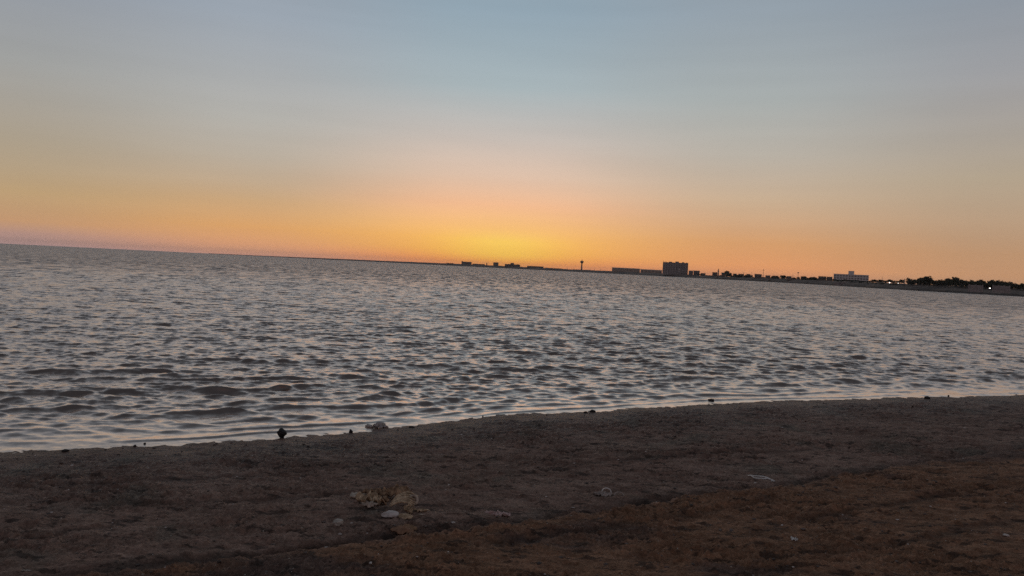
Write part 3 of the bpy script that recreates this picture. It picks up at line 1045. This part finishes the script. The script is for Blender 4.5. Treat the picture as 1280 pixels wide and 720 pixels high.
# ------------------------------------------------------------------ things on the beach
def lump(name, label, cat, px, py, w, h, d_, mat, seed=0, sub=4, rough=0.18, flat=0.0, yaw=None, ang_=0, sink=0.25, group=None, z=None):
    """stone-like solid: a noise-shaped ball, faceted a little"""
    import bmesh
    bm = bmesh.new()
    bmesh.ops.create_icosphere(bm, subdivisions=sub, radius=1.0)
    r_ = np.random.default_rng(seed)
    co = np.array([v.co[:] for v in bm.verts])
    n = co.copy()
    for _ in range(9):                             # cut planes
        q = r_.normal(size=3)
        q /= np.linalg.norm(q)
        dd = r_.uniform(0.62, 0.92)
        t = n @ q
        over = np.maximum(t - dd, 0)
        n -= over[:, None] * q * 0.85
    k = 1 + rough * perlin(co[:, 0] * 1.6 + seed, co[:, 1] * 1.6 + co[:, 2] * 1.3, seed) + 0.35 * rough * perlin(co[:, 0] * 5 + seed, co[:, 1] * 5 + co[:, 2] * 4, seed + 1)
    n *= k[:, None]
    n *= np.array([w / 2, d_ / 2, h / 2])
    for v, c in zip(bm.verts, n):
        v.co = c
    me = bpy.data.meshes.new(name)
    bm.to_mesh(me)
    bm.free()
    me.materials.append(mat)
    me.polygons.foreach_set('use_smooth', [True] * len(me.polygons))
    p = spot(px, py)
    o = bpy.data.objects.new(name, me)
    COL.objects.link(o)
    zz = p.z if z is None else z
    o.location = (p.x, p.y, zz + h * (0.5 - sink))
    o.rotation_euler = (R(ang_), 0, R(random.uniform(-20, 20) if yaw is None else yaw))
    if cat:
        tag(o, label, cat, group)
    return o


def sheet(w, d_, nx, ny, seed, amp, thick, outline=0.15, fold=3.0, ridge=0.0, arch=0.0, ragged=2.0):
    """crumpled thin piece with thickness and ragged outline"""
    r_ = np.random.default_rng(seed)
    v, f = [], []
    top = []
    for j in range(ny + 1):
        for i in range(nx + 1):
            u, t = i / nx * 2 - 1, j / ny * 2 - 1
            # square to rounded outline
            uu = u * math.sqrt(1 - t * t / 2)
            tt = t * math.sqrt(1 - u * u / 2)
            a = math.atan2(tt, uu)
            rr = 1 + outline * float(perlin(np.array([math.cos(a) * ragged + seed]), np.array([math.sin(a) * ragged]), seed)[0])
            x, y = uu * rr * w / 2, tt * rr * d_ / 2
            z = amp * float(perlin(np.array([uu * fold + seed * 1.7]), np.array([tt * fold]), seed + 3)[0]) \
                + 0.5 * amp * float(abs(perlin(np.array([uu * fold * 2.2]), np.array([tt * fold * 2.2 + seed]), seed + 4)[0]))
            z += ridge * math.sin(tt * 14 + uu * 2) + arch * (1 - uu * uu) * (1 - tt * tt)
            top.append((x, y, z))
    n = len(top)
    v = [(x, y, z + thick / 2) for x, y, z in top] + [(x, y, z - thick / 2) for x, y, z in top]
    W = nx + 1
    for j in range(ny):
        for i in range(nx):
            a = j * W + i
            f.append((a, a + 1, a + W + 1, a + W))
            f.append((n + a, n + a + W, n + a + W + 1, n + a + 1))
    rim = [i for i in range(nx)] + [(j * W + nx) for j in range(ny)] + [(ny * W + i) for i in range(nx, 0, -1)] + [j * W for j in range(ny, 0, -1)]
    for k in range(len(rim)):
        a, b = rim[k], rim[(k + 1) % len(rim)]
        f.append((b, a, n + a, n + b))
    return v, f


def piece(name, label, cat, px, py, w, d_, mat, seed, amp=0.012, thick=0.003, nx=22, ny=14, yaw=0, tilt=0, pitch=0, lift=0.0, group=None, parent=None, **kw):
    v, f = sheet(w, d_, nx, ny, seed, amp, thick, **kw)
    me = bpy.data.meshes.new(name)
    me.from_pydata(v, [], f)
    me.materials.append(mat)
    me.polygons.foreach_set('use_smooth', [True] * len(me.polygons))
    p = spot(px, py)
    zs = min(q[2] for q in v)
    o = bpy.data.objects.new(name, me)
    COL.objects.link(o)
    o.location = (p.x, p.y, p.z - zs * 0.5 + lift)
    o.rotation_euler = (R(tilt), R(pitch), R(yaw))
    if cat:
        tag(o, label, cat, group)
    return o


M_WSTONE = material('pale_stone', color=(0.50, 0.43, 0.39), var=0.2, scale=30, rough=0.7, bump=0.002)
M_GSTONE = material('grey_brown_stone', color=(0.38, 0.32, 0.27), var=0.3, scale=25, rough=0.8, bump=0.003)
M_DSTONE = material('wet_black_stone', color=(0.022, 0.017, 0.016), var=0.3, scale=20, rough=0.7, bump=0.003)
M_HUSK = material('rust_brown_husk', color=(0.20, 0.11, 0.06), color2=(0.36, 0.22, 0.13), var=0.3, scale=22, rough=0.8, bump=0.002)
M_HUSK2 = material('straw_husk', color=(0.34, 0.23, 0.14), color2=(0.52, 0.38, 0.25), var=0.25, scale=30, rough=0.75, bump=0.002)
M_CLOTH = material('dirty_pale_cloth', color=(0.44, 0.35, 0.28), var=0.3, scale=18, rough=0.85, bump=0.001)
M_RUST = material('orange_brown_bark', color=(0.28, 0.155, 0.095), var=0.25, scale=14, rough=0.8, bump=0.002)
M_PINK = material('faded_pink_plastic', color=(0.46, 0.26, 0.23), color2=(0.62, 0.46, 0.42), var=0.25, scale=30, rough=0.5)
M_WHITE = material('dirty_white_plastic', color=(0.62, 0.57, 0.53), var=0.15, scale=20, rough=0.5)
M_GREYP = material('dusty_plastic', color=(0.33, 0.27, 0.24), var=0.25, scale=20, rough=0.6)
M_FOAM = material('dirty_foam', color=(0.36, 0.32, 0.30), var=0.4, scale=22, rough=0.6, bump=0.004)

DG = 'heap of washed up debris'
# heap
piece('flat_slab', 'flat grey brown flake at the left end of the debris heap', 'debris', 447, 622, 0.105, 0.07, M_CLOTH, 3, amp=0.006, thick=0.012, outline=0.3, lift=0.006, tilt=8, group=DG)
piece('crumpled_cloth', 'pale crumpled star shaped rag at the left of the heap', 'rag', 461, 631, 0.12, 0.12, M_HUSK2, 5, amp=0.050, thick=0.004, outline=1.0, fold=2.4, lift=0.012, nx=30, ny=24, ragged=1.8, group=DG)
piece('pale_flap', 'pale curled flap in front of the crumpled rag', 'debris', 461, 635.5, 0.095, 0.045, M_CLOTH, 8, amp=0.012, thick=0.004, outline=0.6, lift=0.012, tilt=24, yaw=-6, arch=0.012, group=DG)
piece('husk', 'large rust brown curled husk on top of the heap', 'husk', 498, 624, 0.165, 0.13, M_HUSK, 11, amp=0.036, thick=0.007, outline=0.4, arch=0.045, fold=2.2, lift=0.015, nx=30, ny=22, yaw=-8, group=DG)
piece('husk', 'long rust brown husk behind the rag', 'husk', 478, 623, 0.13, 0.09, M_HUSK, 12, amp=0.030, thick=0.006, outline=0.6, arch=0.020, lift=0.012, yaw=20, nx=26, ny=18, group=DG)
piece('husk', 'low dark brown husk under the middle of the heap', 'husk', 474, 630, 0.10, 0.09, M_HUSK, 14, amp=0.030, thick=0.006, outline=0.7, lift=0.006, nx=24, ny=18, yaw=-25, group=DG)
piece('husk', 'ragged thin brown husk at the back left of the heap', 'husk', 463, 620, 0.10, 0.06, M_HUSK, 16, amp=0.022, thick=0.005, outline=0.8, lift=0.006, yaw=10, group=DG)


def ribbed_bundle():
    root = empty('ribbed_bundle', spot(502, 637) + Vector((0, 0, 0.005)), R(14))
    tag(root, 'straw coloured ribbed bundle of folded stalks right of the middle of the heap', 'bundle', DG)
    rr = random.Random(4)
    for k in range(6):
        y = -0.045 + k * 0.021
        pts, rads = [], []
        for q in range(9):
            t = q / 8
            pts.append((-0.085 + 0.16 * t + 0.008 * k, y + 0.012 * math.sin(t * 3 + k), 0.012 + 0.034 * math.sin(math.pi * t * 0.9 + 0.2) + k * 0.0055 + rr.uniform(-.001, .001)))
            rads.append((0.0082 * (0.35 + math.sin(math.pi * min(1, t * 1.05 + 0.02)) * 0.65)) + 0.001)
        MB().tube(pts, rads, 8).build('stalk', M_HUSK2, root, smooth=True)
    pts = [(0.075 + 0.028 * math.cos(a), 0.01 + 0.012 * math.sin(a), 0.040 + 0.026 * math.sin(a)) for a in np.linspace(-1.9, 2.6, 14)]
    MB().tube(pts, [0.005 + 0.004 * math.sin(i / 13 * 3.14) for i in range(14)], 7).build('curled_tip', M_CLOTH, root, smooth=True)


ribbed_bundle()
lump('pale_stone', 'pale oval flat stone in front of the debris heap', 'stone', 487, 647, 0.118, 0.042, 0.075, M_WSTONE, seed=21, rough=0.10, yaw=4, sink=0.12, ang_=14, group=DG)
piece('shell', 'fan shaped ribbed piece right of the pale oval stone', 'shell', 507, 649, 0.085, 0.05, M_HUSK2, 23, amp=0.008, thick=0.006, ridge=0.0, arch=0.02, outline=0.35, lift=0.003, tilt=20, group=DG)
piece('husk', 'narrow upright straw flake above the fan shaped piece', 'husk', 511, 643, 0.05, 0.06, M_HUSK2, 26, amp=0.024, thick=0.005, outline=0.7, lift=0.010, tilt=35, yaw=30, group=DG)
piece('flake', 'thin brown flake trailing right of the heap', 'debris', 525, 643, 0.085, 0.03, M_HUSK2, 27, amp=0.010, thick=0.004, outline=0.8, lift=0.003, group=DG)
piece('flake', 'small pale flake just under the trailing brown flake', 'debris', 527, 646.5, 0.035, 0.015, M_CLOTH, 28, amp=0.004, thick=0.004, lift=0.002, group=DG)
piece('bark', 'curved orange brown bark plate below the heap', 'bark piece', 504, 673, 0.135, 0.060, M_RUST, 31, amp=0.010, thick=0.007, arch=0.030, outline=0.35, lift=0.002, tilt=8, nx=28, ny=18, group=DG)
piece('bark', 'thin dark bark flake leaning behind the curved orange bark plate', 'bark piece', 509, 664, 0.115, 0.05, M_HUSK, 33, amp=0.012, thick=0.006, arch=0.018, outline=0.5, lift=0.006, tilt=10, yaw=-14, group=DG)
lump('grey_stone', 'blocky grey stone left of the debris heap', 'stone', 422.5, 656.5, 0.080, 0.050, 0.06, M_GSTONE, seed=41, rough=0.22, yaw=18, sink=0.12)
piece('wrapper', 'crumpled faded pink wrapper on the mud right of the heap', 'litter', 622, 644, 0.15, 0.05, M_PINK, 51, amp=0.022, thick=0.003, outline=0.8, fold=4.0, nx=34, ny=14, lift=0.003, yaw=-8)
# two broken plastic rings with a folded tray
root = empty('broken_container', spot(757, 620))
tag(root, 'dusty broken plastic container with a pale curved rim lying in the mud', 'litter')
v, f = sheet(0.125, 0.07, 26, 14, 61, 0.016, 0.003, outline=0.5, fold=3.5)
me = bpy.data.meshes.new('tray'); me.from_pydata(v, [], f); me.materials.append(M_GREYP)
link('tray', me, root, (-0.02, 0, 0.012))
pts = [(0.012 + 0.034 * math.cos(a), 0.05 + 0.012 * math.sin(a), 0.012 + 0.026 * math.sin(a)) for a in np.linspace(-0.4, 3.5, 14)]
MB().tube(pts, [0.0045] * 14, 7).build('rim', M_WHITE, root, smooth=True)
pts = [(0.098 + 0.034 * math.cos(a), 0.0 + 0.02 * math.sin(a), 0.006 + 0.020 * math.sin(a)) for a in np.linspace(-0.6, 3.3, 14)]
MB().tube(pts, [0.0035] * 14, 7).build('ring', M_GREYP, root, smooth=True)


# torn white strip: two strands meeting at both ends
root = empty('torn_strip', spot(951, 597), R(-18))
tag(root, 'white torn looped strip of plastic lying on the dark mud at right', 'litter')
MB().tube([(-0.11, 0.04, 0.006), (-0.08, 0.012, 0.014), (-0.03, 0.004, 0.018), (0.02, 0.012, 0.018), (0.05, 0.0, 0.014), (0.08, -0.02, 0.008), (0.115, -0.01, 0.006)],
          [0.002, 0.006, 0.006, 0.007, 0.008, 0.007, 0.003], 6).build('upper_strand', M_WHITE, root, smooth=True)
MB().tube([(-0.085, 0.018, 0.016), (-0.05, -0.025, 0.008), (-0.01, -0.03, 0.008), (0.03, -0.02, 0.01), (0.055, -0.006, 0.011)],
          [0.004, 0.006, 0.008, 0.006, 0.004], 6).build('lower_strand', M_WHITE, root, smooth=True)
piece('shell', 'small white chip below the torn white strip', 'shell', 966, 602.5, 0.035, 0.022, M_WHITE, 71, amp=0.004, thick=0.003, lift=0.002)
piece('paper_scrap', 'small white scrap on the brown sand near the bottom right', 'litter', 992.5, 677, 0.040, 0.045, M_WHITE, 73, amp=0.010, thick=0.002, outline=0.8, lift=0.002, yaw=-35)
piece('shell', 'small cream shell on the mud left of the pink wrapper', 'shell', 566.5, 655.5, 0.026, 0.018, M_WSTONE, 74, amp=0.003, thick=0.005, arch=0.006)
piece('shell', 'small cream chip under the grey stone near the bottom', 'shell', 408, 686, 0.032, 0.02, M_WSTONE, 75, amp=0.003, thick=0.005, arch=0.006)
piece('shell', 'thin long cream chip near the bottom left corner', 'shell', 33, 714, 0.05, 0.012, M_GSTONE, 76, amp=0.003, thick=0.004)
piece('shell', 'small cream chip below and left of the blocky grey stone', 'shell', 425, 669, 0.022, 0.014, M_WSTONE, 77, amp=0.003, thick=0.004)
piece('shell', 'small cream chip right beside the blocky grey stone', 'shell', 439.5, 655, 0.016, 0.013, M_WSTONE, 78, amp=0.003, thick=0.004)
piece('shell', 'tiny white shell on the dark mud straight above the pink wrapper', 'shell', 716, 633.5, 0.026, 0.012, M_WSTONE, 79, amp=0.002, thick=0.004)

# things standing at the water's edge
p = spot(352.5, 547)
root = empty('weedy_stake', (p.x, p.y, 0.0))
tag(root, 'dark round weed lump on a short stake standing in the shallows', 'stake')
MB().tube([(0.004, 0, -0.06), (0.0, 0, 0.01), (-0.003, 0, 0.045)], [0.016, 0.020, 0.022], 8).build('stem', M_DSTONE, root, smooth=True)
lb = lump('weed_head', None, None, 352.5, 547, 0.092, 0.095, 0.080, M_DSTONE, seed=81, rough=0.14)
lb.parent = root
lb.location = (-0.004, 0, 0.050)
lump('black_stone', 'small round black stone in the shallows between the stake and the foam', 'stone', 438.5, 541, 0.045, 0.048, 0.04, M_DSTONE, seed=83, sink=0.2, z=0.0, group='black stones in the shallows')
lump('black_stone', 'flat black stone in the shallows right of centre', 'stone', 888.5, 501, 0.10, 0.045, 0.07, M_DSTONE, seed=84, sink=0.3, z=0.0, group='black stones in the shallows')
lump('black_stone', 'round black stone at the waterline far to the right', 'stone', 1159, 498.6, 0.085, 0.060, 0.07, M_DSTONE, seed=85, sink=0.15, z=0.0, group='black stones in the shallows')
lump('black_stone', 'tiny black stone in the shallows right of the larger round one', 'stone', 1185.5, 495.5, 0.03, 0.03, 0.03, M_DSTONE, seed=86, sink=0.15, z=0.0, group='black stones in the shallows')
lump('black_stone', 'black stone in the left shallows, lower of a close pair', 'stone', 168.5, 558.5, 0.026, 0.024, 0.026, M_DSTONE, seed=87, sink=0.15, z=0.0, group='black stones in the shallows')
lump('black_stone', 'black stone in the left shallows, upper of a close pair', 'stone', 181, 555, 0.022, 0.018, 0.022, M_DSTONE, seed=88, sink=0.15, z=0.0, group='black stones in the shallows')
lump('black_stone', 'tiny black stone in the shallows below the warm glow', 'stone', 603.5, 521, 0.018, 0.018, 0.018, M_DSTONE, seed=89, sink=0.15, z=0.0, group='black stones in the shallows')
lump('mud_clod', 'dark mud clod at the waterline near the left edge', 'clod', 82, 564.5, 0.06, 0.03, 0.05, M_DSTONE, seed=90, sink=0.3, group='mud clods at the waterline')
lump('mud_clod', 'dark mud clod at the waterline, taller of two near the middle', 'clod', 741, 515, 0.08, 0.036, 0.06, M_DSTONE, seed=91, sink=0.25, group='mud clods at the waterline')
lump('mud_clod', 'dark mud clod at the waterline, smaller of two near the middle', 'clod', 732, 515.8, 0.05, 0.024, 0.05, M_DSTONE, seed=92, sink=0.25, group='mud clods at the waterline')
lump('mud_clod', 'broad dark mud clod at the waterline below the foam', 'clod', 515, 534.5, 0.07, 0.025, 0.05, M_DSTONE, seed=93, sink=0.35, group='mud clods at the waterline')

# heap of dirty foam and weed
p = spot(470, 534)
root = empty('foam_clump', (p.x, p.y, 0.0))
tag(root, 'lumpy pale clump of foam and weed at the water edge', 'foam')
rr = random.Random(9)
for k, (dx, dz, s_) in enumerate([(-.10, .010, .022), (-.075, .018, .028), (-.045, .014, .024), (-.02, .018, .026), (.01, .03, .036), (.04, .046, .040), (.065, .034, .036),
                                  (.02, .055, .022), (.09, .016, .026), (.115, .010, .018), (.05, .016, .03), (-.09, .03, .012), (.0, .012, .022)]):
    b = lump('foam_lump', None, None, 470, 534, s_ * 1.7, s_ * 1.25, s_ * 1.4, M_FOAM if k % 3 else M_GSTONE, seed=200 + k, sub=3, rough=0.5)
    b.parent = root
    b.location = (dx, rr.uniform(-.03, .03), dz * 0.75)

# loose crumbs of mud and grit that nobody could count
pr = random.Random(3)
protos = []
CV, CF = [], []
import bmesh as _bm
bm = _bm.new()
_bm.ops.create_icosphere(bm, subdivisions=1, radius=1.0)
bv = np.array([v.co[:] for v in bm.verts])
bf = np.array([[v.index for v in f_.verts] for f_ in bm.faces])
bm.free()
N = 2600
g = np.random.default_rng(12)
rr_ = np.exp(g.uniform(math.log(3.3), math.log(16), N * 2))
aa = np.radians(g.uniform(-38, 38, N * 2))
cx, cy = rr_ * np.sin(aa), rr_ * np.cos(aa)
ok = inland(cx, cy) > 0.05
cx, cy, rr_ = cx[ok][:N], cy[ok][:N], rr_[ok][:N]
cz = beach_z(cx, cy)
sz = np.exp(g.normal(math.log(0.0045), 0.45, len(cx))) * (0.6 + rr_ / 12)
sz = np.minimum(sz, 0.016)
V = []
for i in range(len(cx)):
    j = bv * (sz[i] * np.array([g.uniform(.7, 1.5), g.uniform(.7, 1.5), g.uniform(.5, .9)])) * (1 + g.uniform(-.25, .25, (len(bv), 1)))
    V.append(j + np.array([cx[i], cy[i], cz[i] + sz[i] * 0.25]))
V = np.concatenate(V)
F = (bf[None] + (np.arange(len(cx)) * len(bv))[:, None, None]).reshape(-1, 3)
for nm, sel, mt, lab in (('mud_crumbs', slice(0, int(len(cx) * .93)), material('mud_crumb', color=(0.10, 0.075, 0.065), var=0.5, scale=3, rough=0.8), 'loose dark crumbs of mud scattered over the beach'),
                         ('shell_grit', slice(int(len(cx) * .93), len(cx)), M_WSTONE, 'tiny pale shell chips scattered over the beach')):
    a0, a1 = sel.start * len(bf), sel.stop * len(bf)
    v0, v1 = sel.start * len(bv), sel.stop * len(bv)
    me = bpy.data.meshes.new(nm)
    vv_ = V[v0:v1]
    me.from_pydata(vv_.tolist(), [], (F[a0:a1] - v0).tolist())
    me.materials.append(mt)
    o = bpy.data.objects.new(nm, me)
    COL.objects.link(o)
    tag(o, lab, kind='stuff')

# ------------------------------------------------------------------ dusk air
hz = MB().box(-8400, 8400, -8400, 8400, -12.0, 52.0)
m = bpy.data.materials.new('dusk_air')
m.use_nodes = True
for n in list(m.node_tree.nodes):
    if n.type != 'OUTPUT_MATERIAL':
        m.node_tree.nodes.remove(n)
pv = m.node_tree.nodes.new('ShaderNodeVolumePrincipled')
pv.inputs['Color'].default_value = (0.95, 0.9, 0.88, 1)
pv.inputs['Density'].default_value = 0.00007
m.node_tree.links.new(pv.outputs[0], m.node_tree.nodes['Material Output'].inputs['Volume'])
o = hz.build('haze', m)
tag(o, 'thin dusk haze over the water', kind='stuff')
